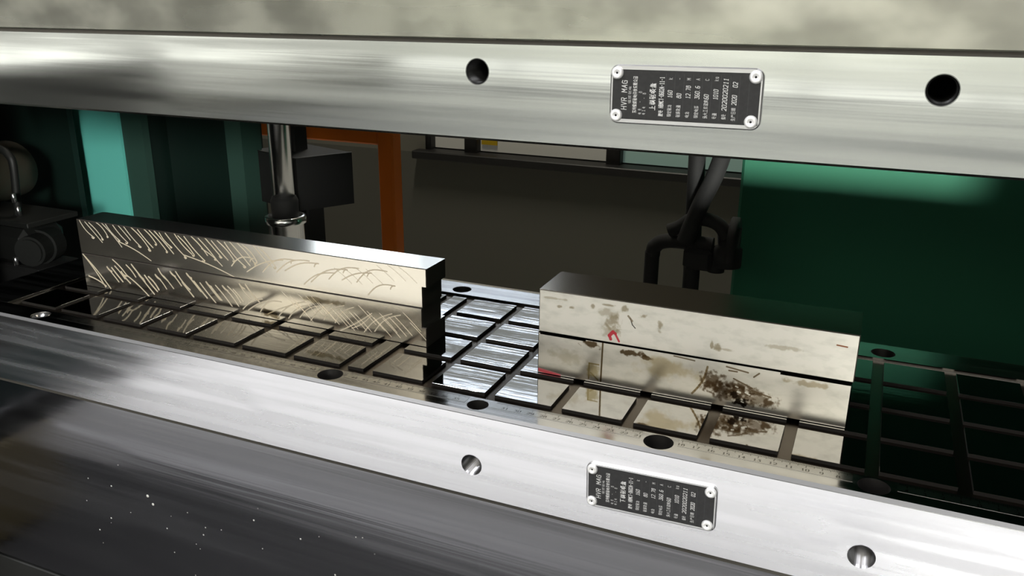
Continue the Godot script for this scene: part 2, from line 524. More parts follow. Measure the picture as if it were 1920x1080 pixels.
# ---------------------------------------------------------------- the hall
const FLOOR_Y := -0.95
const LAMP := 200.0
const FAR_LAMP := 12.0
const ADDED_GLOW := 1.6
const BACK_FILL := 190.0
const LOW_GLOW := 0.64
const CAB_LIGHT := 80.0
const TEAL_LIGHT := 22.0
func hall() -> void:
	struct("floor", box(Vector3(12.4, 0.2, 12.4), 0.0), M.concrete, Vector3(0, FLOOR_Y - 0.1, 3.2), "pale grey concrete hall floor around the press", "floor")
	struct("ceiling", box(Vector3(12.4, 0.2, 12.4), 0.0), M.wall, Vector3(0, 3.6, 3.2), "grey hall ceiling above the press", "ceiling")
	struct("wall_left", box(Vector3(0.2, 4.6, 12.0), 0.0), M.wall_dark, Vector3(-6.1, 1.3, 3.2), "dark grey hall wall left of the press", "wall")
	struct("wall_right", box(Vector3(0.2, 4.6, 12.0), 0.0), M.wall_dark, Vector3(6.1, 1.3, 3.2), "dark grey hall wall right of the press", "wall")
	struct("wall_front", box(Vector3(12.4, 4.6, 0.2), 0.0), M.white_wall, Vector3(0, 1.3, 9.2), "pale hall wall facing the press", "wall")
	# back wall: low part, high part and piers around a row of low windows and a high window
	var wb := Node3D.new()
	wb.name = "wall_back"
	add_child(wb)
	wb.set_meta("kind", "structure")
	tag(wb, "dark grey back wall under the dirty low windows", "wall")
	obj("lower_wall", box(Vector3(12.4, 0.58, 0.2)), M.wall_dark, wb, Vector3(0, FLOOR_Y + 0.29, -2.9))
	obj("pier", box(Vector3(4.6, 4.2, 0.2)), M.wall, wb, Vector3(-3.9, 1.73, -2.9))
	obj("pier", box(Vector3(6.4, 4.2, 0.2)), M.wall_dark, wb, Vector3(3.0, 1.73, -2.9))
	obj("upper_wall", box(Vector3(1.4, 3.45, 0.2)), M.wall_dark, wb, Vector3(-0.9, 1.9, -2.9))
	var win := thing("window", "row of dirty window panes low in the dark back wall", "window", Vector3(0, 0, -2.85))
	win.set_meta("kind", "structure")
	win.name = "window_1"
	obj("sill", box(Vector3(1.5, 0.035, 0.1), 0.004), M.frame, win, Vector3(-0.9, -0.372, 0.06))
	for x in [-1.6, -1.39, -0.745, -0.2]:
		obj("mullion", box(Vector3(0.06 if x > -1.5 else 0.03, 0.5, 0.06), 0.004), M.frame, win, Vector3(x, -0.12, 0.02))
	obj("pane", box(Vector3(0.18, 0.46, 0.01)), lit(Color(0.75, 0.74, 0.7), 0.10), win, Vector3(-1.5, -0.12, 0))
	obj("pane", box(Vector3(0.6, 0.46, 0.01)), lit(Color(0.75, 0.74, 0.7), 0.10), win, Vector3(-1.06, -0.12, 0))
	obj("pane", box(Vector3(0.5, 0.46, 0.01)), lit(Color(0.62, 0.74, 0.7), 0.12), win, Vector3(-0.47, -0.12, 0))
	var card := obj("paper_notice", box(Vector3(0.075, 0.2, 0.004)), paint(Color(0.75, 0.62, 0.1)), win, Vector3(-1.315, -0.22, 0.012))
	card.set_meta("label", "yellow sheet on the inside of the pane")
	# lamps over the floor in front of the press
	var place := ["nearest the press on its left", "nearest the press on its right", "far from the press on its left", "far from the press on its right"]
	var n := 0
	for q in [[-1.8, 2.6], [1.4, 2.6], [-1.8, 5.6], [1.4, 5.6]]:
		var t := thing("ceiling_lamp", "long white tube lamp on the hall ceiling, " + place[n], "lamp", Vector3(q[0], 3.46, q[1]), "tube lamps on the hall ceiling")
		n += 1
		obj("housing", box(Vector3(1.6, 0.06, 0.3), 0.01), M.grey_paint, t)
		obj("diffuser", box(Vector3(1.5, 0.02, 0.24), 0.004), lit(Color(1, 1, 1), 2.0), t, Vector3(0, -0.04, 0))
		area("lamp_light", t.position + Vector3(0, -0.06, 0), Vector3.DOWN, Vector2(1.5, 0.24), (LAMP if q[0] < 0.0 else LAMP * 0.42) if q[1] < 4.0 else FAR_LAMP, Color(0.99, 0.99, 1.0))
	# high window behind the press: one clear pane, one with added glowing slats
	var hw := thing("window", "bright high window in the back wall, half of it added glowing slats", "window", Vector3(-1.6, 1.15, -2.76))
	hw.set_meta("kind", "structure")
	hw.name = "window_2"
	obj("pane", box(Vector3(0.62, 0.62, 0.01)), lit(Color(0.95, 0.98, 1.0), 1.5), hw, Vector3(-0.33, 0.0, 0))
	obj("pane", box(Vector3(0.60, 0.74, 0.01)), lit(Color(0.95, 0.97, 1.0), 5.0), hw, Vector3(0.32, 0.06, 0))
	for k in 6:  # glowing slats added to streak the reflections in the pole tops
		obj("glow_slat", box(Vector3(0.6, 0.1, 0.006), 0.002), lit(Color(0.9, 0.93, 0.95), 0.22), hw, Vector3(0.32, -0.24 + 0.118 * k, 0.03))
	for x in [-0.66, 0.0, 0.64]:
		obj("mullion", box(Vector3(0.035, 0.84, 0.07), 0.004), M.frame, hw, Vector3(x, 0.06, 0.01))
	for y in [-0.33, 0.45]:
		obj("rail", box(Vector3(1.32, 0.035, 0.07), 0.004), M.frame, hw, Vector3(0, y, 0.01))
	area("window_light", Vector3(-1.93, 1.15, -2.71), Vector3(0, 0, 1), Vector2(0.6, 0.6), 1.5, Color(0.95, 0.98, 1.0))
	# glowing panes added on the wall facing the press, for reflections in the steel
	var fw := thing("window", "glowing pane rows added on the wall facing the press for reflections", "window", Vector3(0.0, -0.52, 9.06))
	fw.set_meta("kind", "structure")
	fw.name = "window_3"
	for k in 7:
		obj("pane", box(Vector3(1.6, 0.34, 0.01)), lit(Color(1.0, 1.0, 0.98), LOW_GLOW), fw, Vector3(-5.1 + 1.7 * k, 0, 0))
		obj("pane", box(Vector3(1.6, 1.5, 0.01)), lit(Color(0.97, 0.98, 0.92), 0.36), fw, Vector3(-5.1 + 1.7 * k, 0.97, 0))
		obj("pane", box(Vector3(1.6, 0.94, 0.01)), lit(Color(1.0, 0.98, 0.92), ADDED_GLOW), fw, Vector3(-5.1 + 1.7 * k, 3.5, 0))
	for k in 8:
		obj("mullion", box(Vector3(0.08, 4.0, 0.06), 0.005), M.grey_paint, fw, Vector3(-5.95 + 1.7 * k, 1.8, 0))
	area("window_light", Vector3(0.0, -0.52, 9.0), Vector3(0, 0, -1), Vector2(11.8, 0.34), LOW_GLOW, Color(1.0, 1.0, 0.98))
	var sk := thing("ceiling_glow", "row of skylight panes added in the hall ceiling to light the lower plates", "ceiling_glow", Vector3(0, 3.49, 7.0))  # ceiling panes added to brighten the lower plates by way of the poles
	for k in 5:
		obj("pane", box(Vector3(1.5, 0.01, 3.4)), lit(Color(1.0, 0.98, 0.93), ADDED_GLOW), sk, Vector3(-3.2 + 1.6 * k, 0, 0))
	for k in 6:
		obj("bar", box(Vector3(0.08, 0.02, 3.5), 0.004), M.grey_paint, sk, Vector3(-4.0 + 1.6 * k, 0, 0))
	area("ceiling_glow_light", Vector3(0, 3.47, 7.0), Vector3.DOWN, Vector2(8.0, 3.4), ADDED_GLOW, Color(1.0, 0.98, 0.93))
	struct("added_trim_1", box(Vector3(12.0, 0.25, 0.03)), paint(Color(0.3, 0.3, 0.3)), Vector3(0, FLOOR_Y + 0.127, 9.06), "dark band added along the foot of the facing wall for its reflection", "wall trim")  # dark wall bands added for the grey band reflected in the upper chuck
	struct("added_trim_2", box(Vector3(0.03, 0.25, 9.0)), paint(Color(0.3, 0.3, 0.3)), Vector3(-5.98, FLOOR_Y + 0.127, 4.5), "dark band added along the foot of the left wall for its reflection", "wall trim")
	var lw := thing("window", "glowing pane row added low on the left hall wall for its reflection", "window", Vector3(-5.97, -0.22, 5.6))  # glow added to carry the bright stripe across the upper chuck
	lw.set_meta("kind", "structure")
	lw.name = "window_5"
	for k in 4:
		obj("pane", box(Vector3(0.01, 0.34, 1.6)), lit(Color(1.0, 1.0, 0.98), LOW_GLOW), lw, Vector3(0, 0, -2.55 + 1.7 * k))
	for k in 5:
		obj("mullion", box(Vector3(0.06, 0.4, 0.08), 0.005), M.grey_paint, lw, Vector3(0, 0, -3.4 + 1.7 * k))
	area("window_light", Vector3(-5.92, -0.22, 5.6), Vector3(1, 0, 0), Vector2(6.7, 0.34), LOW_GLOW, Color(1.0, 1.0, 0.98))
	var cw := thing("window", "glowing pane band added high on the left hall wall to light the left stack", "window", Vector3(-5.97, 2.85, 7.7))  # glow added to brighten the left stack's lower plate
	cw.set_meta("kind", "structure")
	cw.name = "window_4"
	for k in 2:
		obj("pane", box(Vector3(0.01, 1.1, 1.2)), lit(Color(1.0, 0.98, 0.92), ADDED_GLOW * 1.2), cw, Vector3(0, 0, -0.63 + 1.26 * k))
	for k in 3:
		obj("mullion", box(Vector3(0.06, 1.16, 0.06), 0.004), M.grey_paint, cw, Vector3(0.0, 0, -1.26 + 1.26 * k))
	area("window_light", Vector3(-5.92, 2.85, 7.7), Vector3(1, 0, 0), Vector2(2.5, 1.1), ADDED_GLOW * 1.2, Color(1.0, 0.98, 0.92))
	# aimed lights added out of view to brighten the cabinet and teal column
	for q in [[Vector3(1.32, -0.1, 2.2), Vector3(0.14, 0.06, -0.75), CAB_LIGHT, 6.5, 0.13, "low"], [Vector3(1.36, 0.68, 2.25), Vector3(-1.1, -0.03, -0.65), TEAL_LIGHT, 6.6, 0.16, "high"]]:
		var t := thing("fill_light", "%s floodlight added out of view to brighten the rear machinery" % q[5], "lamp", q[0])
		var aim: Vector3 = (q[1] - q[0]).normalized()
		obj("head", box(Vector3(0.3, 0.3, 0.08), 0.01, Vector3(0, 0, 0.0)), M.black, t, -aim * 0.07)
		obj("lens", box(Vector3(0.26, 0.26, 0.01), 0.003), lit(Color(1, 1, 0.97), 1.0), t, -aim * 0.07 + Vector3(0, 0, -0.045))
		obj("stand", tube([Vector3(0, -0.15, 0.1), Vector3(0, FLOOR_Y - q[0].y + 0.001, 0.1)], 0.015), M.black, t)
		if q[5] == "low":
			obj("beam_blocker", box(Vector3(0.5, 0.3, 0.006), 0.001), M.black, t, Vector3(-0.18, 0.2, -0.45))  # plate added to keep this beam off the upper cabinet
			obj("bracket", tube([Vector3(0.06, 0.1, 0.05), Vector3(0.06, 0.3, -0.1), Vector3(0.04, 0.3, -0.445)], 0.006, 8), M.black, t)
		var l := SpotLight3D.new()
		l.name = "fill_beam"
		l.light_energy = q[2]
		l.spot_angle = q[3]
		l.spot_attenuation = 1.0
		l.spot_range = 12.0
		l.light_size = q[4]
		l.light_color = Color(1, 1, 0.97)
		l.shadow_enabled = true
		add_child(l, true)
		l.look_at_from_position(q[0], q[1])
	var ff := obj("darkened_floor", box(Vector3(11.9, 0.004, 4.2), 0.001), paint(Color(0.5, 0.51, 0.53)), self, Vector3(0, FLOOR_Y + 0.002, 6.9))  # floor tone darkened to dim its reflection in the upper chuck
	tag(ff, "far floor darkened to dim its reflection in the upper chuck", "floor area")
	ff.set_meta("kind", "structure")
	# unseen dark and pale floor strips added to shape the platen's reflections
	var mat := obj("dark_floor_sheet", box(Vector3(5.0, 0.02, 0.96), 0.005), M.mat, self, Vector3(-0.2, FLOOR_Y + 0.01, 0.56))
	tag(mat, "dark sheet added on the unseen floor to darken the platen reflection", "mat")
	var fl := obj("reflected_stripe", box(Vector3(9.0, 0.004, 0.07), 0.001), paint(Color(0.75, 0.75, 0.75)), self, Vector3(-0.2, FLOOR_Y + 0.002, 1.11))
	tag(fl, "pale strip added on the unseen floor to reflect as a stripe in the platen", "added strip")
	var wk := obj("grey_floor_strip", box(Vector3(9.0, 0.003, 0.11), 0.001), paint(Color(0.34, 0.34, 0.335)), self, Vector3(-0.2, FLOOR_Y + 0.0015, 1.205))
	tag(wk, "grey strip added on the unseen floor for the platen reflection", "added strip")
	# unseen crown, side panels and front panel added to block light and darken reflections
	var cr := obj("top_blocker", box(Vector3(5.6, 2.82, 0.32), 0.01), M.grey_green, self, Vector3(0, 2.065, -0.225))
	tag(cr, "unseen crown block added above the upper platen to stop lamp light", "press frame")
	var hl := obj("side_blocker", box(Vector3(4.6, 1.7, 0.09), 0.01), M.dark_green, self, Vector3(-3.03, -0.1, -0.005))
	tag(hl, "unseen dark green panel added left of the chucks to block hall light", "press frame")
	var hr := obj("side_blocker", box(Vector3(4.6, 1.7, 0.09), 0.01), M.dark_green, self, Vector3(2.932, -0.1, -0.005))
	tag(hr, "unseen dark green panel added right of the chucks to block hall light", "press frame")
	var dr := thing("reflected_panel", "unseen panel added at the left front of the press, banded to darken steel reflections", "guard door", Vector3(-0.74, 0.0, 0.225))
	obj("upper_panel", box(Vector3(0.03, 0.19, 0.4), 0.003), M.grey_band, dr, Vector3(0, 0.106, 0.02))  # tone bands chosen for what the chucks and left stack reflect
	obj("pane", box(Vector3(0.03, 0.15, 0.4), 0.003), M.dark_band, dr, Vector3(0, -0.065, 0.02))
	obj("lower_dark_band", box(Vector3(0.028, 0.04, 0.44), 0.002), M.dark_band, dr, Vector3(0, -0.23, 0.04))
	obj("lower_panel", box(Vector3(0.03, 0.068, 0.46), 0.003), M.door, dr, Vector3(0, -0.175, 0.05))
	var cb := thing("reflected_box", "unseen brown box added for the yellowish reflection in the platen", "box", Vector3(-1.72, FLOOR_Y + 0.0205, 0.62))  # unseen box added as a yellowish reflection in the lower platen
	obj("carton", box(Vector3(0.4, 0.24, 0.36), 0.003), M.card, cb, Vector3(0, 0.12, 0))
	obj("tape", box(Vector3(0.4, 0.002, 0.05)), M.beige, cb, Vector3(0, 0.2405, 0))
	var tub := obj("reflected_tub", lathe([Vector2(0, 0.0), Vector2(0.08, 0.0), Vector2(0.1, 0.06), Vector2(0.096, 0.06), Vector2(0.078, 0.05), Vector2(0, 0.05)], Vector3.ZERO, Vector3.UP, 32), M.white_paint, self, Vector3(0.26, FLOOR_Y, 1.62))  # unseen tub added as a bright spot reflected in the lower chuck
	tag(tub, "round white tub added on the unseen floor as a reflected bright spot", "tub")
	# unseen lamp added to brighten the hall behind the press
	var bl := thing("ceiling_lamp", "tube lamp added out of view to brighten the hall behind the press", "lamp", Vector3(-1.0, 3.46, -1.5))
	obj("housing", box(Vector3(1.0, 0.06, 0.2), 0.01), M.grey_paint, bl)
	obj("diffuser", box(Vector3(0.9, 0.02, 0.14), 0.004), lit(Color(1, 1, 1), 2.0), bl, Vector3(0, -0.04, 0))
	area("lamp_light", bl.position + Vector3(0, -0.06, 0), Vector3.DOWN, Vector2(0.9, 0.14), BACK_FILL, Color(1, 0.97, 0.9))

# ---------------------------------------------------------------- the lower half of the press
func ext(profile: PackedVector2Array, x0: float, x1: float, mat: Material) -> CSGPolygon3D:
	# profile points are (z, y) in pitches; runs from x0 to x1
	var p := PackedVector2Array()
	for q in profile:
		p.append(q * S)
	var g := CSGPolygon3D.new()
	g.polygon = p
	g.mode = CSGPolygon3D.MODE_DEPTH
	g.depth = (x1 - x0) * S
	# local x is world z, local y is world y, local z is world -x; it is drawn towards local -z
	g.transform = Transform3D(Basis(Vector3(0, 0, 1), Vector3(0, 1, 0), Vector3(-1, 0, 0)), V(x0, 0, 0))
	g.material = mat
	return g

func drill(at: Vector3, r: float, deep: float, along: Vector3, mat: Material) -> CSGCylinder3D:
	var c := CSGCylinder3D.new()
	c.operation = CSGShape3D.OPERATION_SUBTRACTION
	c.radius = r * S
	c.height = deep * S * 2.0
	c.sides = 48
	c.position = at
	if absf(along.z) > 0.5:
		c.rotation_degrees.x = 90
	c.material = mat
	return c

func threaded(r: float, deep: float) -> ArrayMesh:
	# mouth at z = 0, running to -z
	var prof := [Vector2(r + 0.012, 0.004), Vector2(r - 0.012, -0.02)]
	var pitch := 0.032
	var y := -0.02
	while y > -deep:
		prof.append(Vector2(r + 0.004, y - pitch * 0.5))
		prof.append(Vector2(r - 0.016, y - pitch))
		y -= pitch
	prof.append(Vector2(0.0, y - 0.06))
	var q := []
	for k in prof:
		q.append(k * S)
	q.reverse()
	var st := begin()
	add_lathe(st, q, Vector3.ZERO, Vector3(0, 0, 1), 40, true, false)
	return done(st)

func name_plate(parent: Node3D, at: Vector3, rim: float, roll: float, title: String, first: String, label: String) -> void:
	var w := 1.669 * S
	var h := 0.645 * S
	var d := 0.03 * S
	var p := obj("name_plate", slab(rounded(w, h, 0.1 * S), d, 0.012 * S, rounded(w, h, 0.1 * S, 0.014 * S)), M.alu, parent, at)
	p.rotation.z = roll
	p.set_meta("label", label)
	var iw := w - 0.06 * S
	var ih := h - rim * S
	var st := begin()
	var o := d + 0.00012
	st.set_normal(Vector3(0, 0, 1))
	for q in [[-1, -1], [-1, 1], [1, 1], [-1, -1], [1, 1], [1, -1]]:
		st.set_uv(Vector2(q[0] * 0.5 + 0.5, 0.5 - q[1] * 0.5))
		st.add_vertex(Vector3(q[0] * iw * 0.5, q[1] * ih * 0.5, o))
	add_box_plain(st, Vector3(0, 0, o - 0.00007), Vector3(iw, ih, 0.0001))
	st.generate_normals()
	var m := paint(Color.WHITE, 0.35)
	m.albedo_texture = tex(plate_print(title, first))
	m.metallic = 0.35
	obj("printed_face", st.commit(), m, p)
	var rv := lathe([Vector2(0.07, 0), Vector2(0.07, 0.016), Vector2(0.056, 0.034), Vector2(0.034, 0.038), Vector2(0.024, 0.026), Vector2(0.013, 0.022)].map(func(q): return q * S), Vector3.ZERO, Vector3(0, 0, 1), 24)
	var pin := lathe([Vector2(0.013, 0.0), Vector2(0.013, 0.012), Vector2(0.0, 0.012)].map(func(q): return q * S), Vector3.ZERO, Vector3(0, 0, 1), 12)
	for q in [[-0.752, 0.232], [0.752, 0.232], [0.735, -0.232], [-0.752, -0.232]]:
		var r := obj("rivet", rv, M.rivet, p, Vector3(q[0] * S, q[1] * S, d))
		r.set_meta("label", "bright domed rivet")
		var st2 := begin()
		add_lathe(st2, [Vector2(0.0135, 0.021), Vector2(0.0, 0.021)].map(func(k): return k * S), Vector3(q[0] * S, q[1] * S, d), Vector3(0, 0, 1), 12)
		obj("rivet_hole", done(st2), M.black, p)

func add_box_plain(st: SurfaceTool, c: Vector3, size: Vector3) -> void:
	st.set_uv(Vector2(0.99, 0.5))
	add_box(st, c, size, 0.0)

# a pole: a polished top on dull sides
func pole_mesh(size: Vector3) -> ArrayMesh:
	var h := size * 0.5
	var c := 0.002 * S
	var top := begin()
	var side := begin()
	var a := [Vector3(-h.x + c, h.y, -h.z + c), Vector3(h.x - c, h.y, -h.z + c), Vector3(h.x - c, h.y, h.z - c), Vector3(-h.x + c, h.y, h.z - c)]
	var b := [Vector3(-h.x, h.y - c, -h.z), Vector3(h.x, h.y - c, -h.z), Vector3(h.x, h.y - c, h.z), Vector3(-h.x, h.y - c, h.z)]
	quad(top, a[0], a[1], a[2], a[3], Vector3.UP)
	for k in 4:
		var j := (k + 1) % 4
		var out: Vector3 = (b[k] + b[j]) * 0.5
		out.y = 0.0
		quad(top, b[k], b[j], a[j], a[k], out + Vector3.UP * 0.001)
		var low := Vector3(0, -size.y + c, 0)
		quad(side, b[k], b[j], b[j] + low, b[k] + low, out)
	top.generate_normals()
	var m := top.commit()
	side.generate_normals()
	side.commit(m)
	m.surface_set_material(0, M.pole)
	m.surface_set_material(1, M.groove_side)
	return m

func lower_press() -> void:
	var ck := thing("magnetic_chuck", "lower magnetic chuck with square steel poles, carrying both plate stacks", "magnetic chuck")
	var gd := 0.05
	var prof := PackedVector2Array([Vector2(0.60, -1.287), Vector2(0.60, -gd), Vector2(-4.29, -gd), Vector2(-4.29, -1.287)])
	var body := CSGCombiner3D.new()
	body.name = "body"
	ck.add_child(body)
	body.add_child(ext(prof, -10.7, 11.6, M.chuck))
	var strip_holes := [[-8.5, 0.16], [-2.5, 0.19], [-0.09, 0.15], [2.43, 0.19], [4.95, 0.18], [7.45, 0.18]]
	var fs := CSGCombiner3D.new()
	fs.name = "front_strip"
	ck.add_child(fs)
	fs.add_child(ext(PackedVector2Array([Vector2(0.56, -gd), Vector2(0.56, 0.0), Vector2(0.165, 0.0), Vector2(0.165, -gd)]), -10.7, 11.6, M.strip))
	var ce := ext(PackedVector2Array([Vector2(0.60, -gd), Vector2(0.60, -0.04), Vector2(0.56, 0.0), Vector2(0.56, -gd)]), -10.7, 11.6, M.chamfer)
	ce.name = "chamfered_edge"
	ck.add_child(ce)
	var rs := CSGCombiner3D.new()
	rs.name = "rear_strip"
	ck.add_child(rs)
	rs.add_child(ext(PackedVector2Array([Vector2(-3.67, -gd), Vector2(-3.67, 0.0), Vector2(-4.28, 0.0), Vector2(-4.29, -0.01), Vector2(-4.29, -gd)]), -10.7, 11.6, M.strip))
	for e in [[-10.7, -9.6], [9.0, 11.6]]:
		obj("end_strip", box(V(e[1] - e[0], gd, 3.835), 0.003 * S), M.strip, ck, V((e[0] + e[1]) * 0.5, -gd * 0.5, -1.7525))
	for q in strip_holes:
		for g in [body, fs]:
			g.add_child(drill(V(q[0], 0, 0.365), q[1], 0.9, Vector3.UP, M.bore))
		for g in [body, rs]:
			g.add_child(drill(V(q[0] + 0.03, 0, -3.92), 0.18, 0.9, Vector3.UP, M.bore))
	for x in [-0.078, 4.93]:
		body.add_child(drill(V(x, -0.805, 0.6), 0.15, 1.1, Vector3.FORWARD, M.dark_hole))
	for x in [-0.078, 4.93]:
		obj("threaded_hole", threaded(0.142, 0.9), M.thread, ck, V(x, -0.805, 0.6))
	# a screw sunk in the leftmost hole of the front strip
	var screw := obj("socket_screw", lathe([Vector2(0.15, -0.2), Vector2(0.15, -0.03), Vector2(0.13, -0.01), Vector2(0.07, -0.01), Vector2(0.07, -0.08), Vector2(0, -0.08)].map(func(q): return q * S), Vector3.ZERO, Vector3.UP, 24), M.alu, ck, V(-8.5, 0, 0.365))
	screw.set_meta("label", "bright screw head sunk in the front strip")
	var fill := box(V(18.6, 0.004, 3.82))
	obj("groove_filler", fill, M.filler, ck, V(-0.3, -gd + 0.001, -1.752))
	# the poles
	var w := 0.84
	var d := 0.745
	var pm := pole_mesh(V(w, gd, d))
	for i in range(-9, 9):
		var x := float(i) if i >= -2 else i - 0.432
		for row in 4:
			obj("pole", pm, null, ck, V(x + w * 0.5, -gd * 0.5 + 0.002, -0.9216 * row - d * 0.5))
	obj("long_pole", pole_mesh(V(0.27, gd, 3.51)), null, ck, V(-2.3, -gd * 0.5 + 0.002, -1.755)).set_meta("label", "narrow pole strip running the full depth")
	# engraved scale on the front strip
	var segs := [[-8.1, -2.75], [-2.26, -0.29], [0.12, 2.19], [2.67, 4.72], [5.2, 7.2]]
	var zero := 4.56
	for s in segs:
		var x0: float = s[0]
		var x1: float = s[1]
		var im := Image.create(int((x1 - x0) * 180.0), 72, false, Image.FORMAT_RGBA8)
		im.fill(Color(1, 1, 1))
		var c := Color(0.25, 0.24, 0.22, 0.9)
		var mm := 1.0 / 54.0
		for k in range(-150, 800):
			var x := zero - k * mm
			if x < x0 + 0.01 or x > x1 - 0.01:
				continue
			var l := 0.45 if k % 10 == 0 else (0.34 if k % 5 == 0 else 0.24)
			stroke(im, Vector2((x - x0) * 180.0, 0), Vector2((x - x0) * 180.0, 72 * l), 0.6, c)
			if k % 10 == 0:
				var txt := str(absi(k / 10 + 8))
				for j in txt.length():
					for q in GLYPH[txt[j]].split(" "):
						var o := Vector2((x - x0) * 180.0 + (j - txt.length() * 0.5) * 9.5, 42)
						stroke(im, o + Vector2(q[0].to_int() * 0.85, q[1].to_int() * 2.2), o + Vector2(q[2].to_int() * 0.85, q[3].to_int() * 2.2), 0.9, c)
		var m := metal(Color(0.57, 0.57, 0.565), 0.2)
		m.albedo_texture = tex(im)
		var st := begin()
		var a := V(x0, 0.0025, 0.17)
		var b := V(x1, 0.0025, 0.37)
		for q in [[0, 0], [1, 0], [1, 1], [0, 0], [1, 1], [0, 1]]:
			st.set_uv(Vector2(q[0], q[1]))
			st.add_vertex(Vector3(lerpf(a.x, b.x, q[0]), a.y, lerpf(a.z, b.z, q[1])))
		add_box_plain(st, (a + b) * 0.5 - Vector3(0, 0.0011 * S, 0), Vector3(b.x - a.x, 0.002 * S, b.z - a.z))
		obj("engraved_scale", done(st), m, ck).set_meta("label", "scale with numbers engraved along the front strip")
	name_plate(ck, V(1.5883 + 0.834, -0.3172 - 0.32, 0.601), 0.075, 0.026, "下模磁吸盘", "HBMCT-0602A-11-1", "black riveted name plate on the lower chuck")
	# gap plate and platen
	var pl := thing("press_platen", "lower press platen of polished dark steel under the chuck", "press platen")
	obj("gap_plate", box(V(21, 0.066, 4.4), 0.0), M.shim, pl, V(-0.3, -1.3205, -1.625))
	obj("body", box(V(24.4, 4.02, 4.9), 0.0), M.lower_platen, pl, V(-0.6, -1.354 - 2.01, 0.566 - 2.45))
	var specks := begin()
	for k in 34:
		var q := Vector2(rng.randf_range(-8.0, -1.4), rng.randf_range(-4.4, -2.4))
		if k < 2:
			q = Vector2(-6.35 + 0.1 * k, -2.95 - 0.14 * k)
		var s := rng.randf_range(0.007, 0.018) * (1.8 if k < 2 else 1.0)
		add_lathe(specks, [Vector2(s, 0), Vector2(s * 0.7, s * 0.3), Vector2(0, s * 0.4)].map(func(p): return p * S), V(q.x, q.y, 0.5655), Vector3(0, 0, 1), 6)
	obj("metal_chip", done(specks), M.speck, pl).set_meta("kind", "stuff")
	var bed := obj("press_bed", box(V(24.4, 12.2, 5.4), 0.02 * S), M.cast, self, V(-0.6, -5.4 - 6.1 - 0.01, -2.1))
	tag(bed, "grey cast press bed under the lower platen", "press bed")

# ---------------------------------------------------------------- the upper half of the press
func upper_press() -> void:
	var piv := V(1.5, 3.6314, 0.432)
	var bas := Basis(Vector3(0.002, -0.0172, 0.005).normalized(), Vector3(0.002, -0.0172, 0.005).length())
	var ck := thing("magnetic_chuck", "upper magnetic chuck hanging above the steel plates, with a riveted name plate", "magnetic chuck")
	ck.transform = Transform3D(bas, piv)
	var off := Vector3(-1.5, -3.6314, -0.432)
	var body := CSGCombiner3D.new()
	body.name = "body"
	ck.add_child(body)
	var y0 := 0.0
	var y1 := 1.1391
	var prof := PackedVector2Array([Vector2(0, y1), Vector2(0, y0 + 0.03), Vector2(-0.03, y0), Vector2(-4.7, y0), Vector2(-4.7, y1)])
	body.add_child(ext(prof, -13.9, 10.2, M.upper))
	for x in [-0.049, 4.973]:
		body.add_child(drill(V(x, 4.45, 0.432) + off * S, 0.15, 1.1, Vector3.FORWARD, M.dark_hole))
		obj("threaded_hole", threaded(0.144, 0.9), M.dark_hole, ck, V(x, 4.45, 0.432) + off * S)
	name_plate(ck, V(1.6285 + 0.834, 4.5941 - 0.32, 0.433) + off * S, 0.105, 0.006, "上模磁吸盘", "HBMCT-0602A-11-1", "black riveted name plate on the upper chuck")
	var pl := thing("press_platen", "upper press platen of pale ground steel above the upper chuck", "press platen")
	pl.transform = Transform3D(bas, piv)
	obj("gap_plate", box(V(22, 0.05, 4.6)), M.shim, pl, V(-1.75, y1 + 0.0255, -2.34))
	obj("body", box(V(23.8, 7.0, 4.9), 0.015 * S), M.upper_platen, pl, V(-2.15, y1 + 0.051 + 3.5, -2.45))

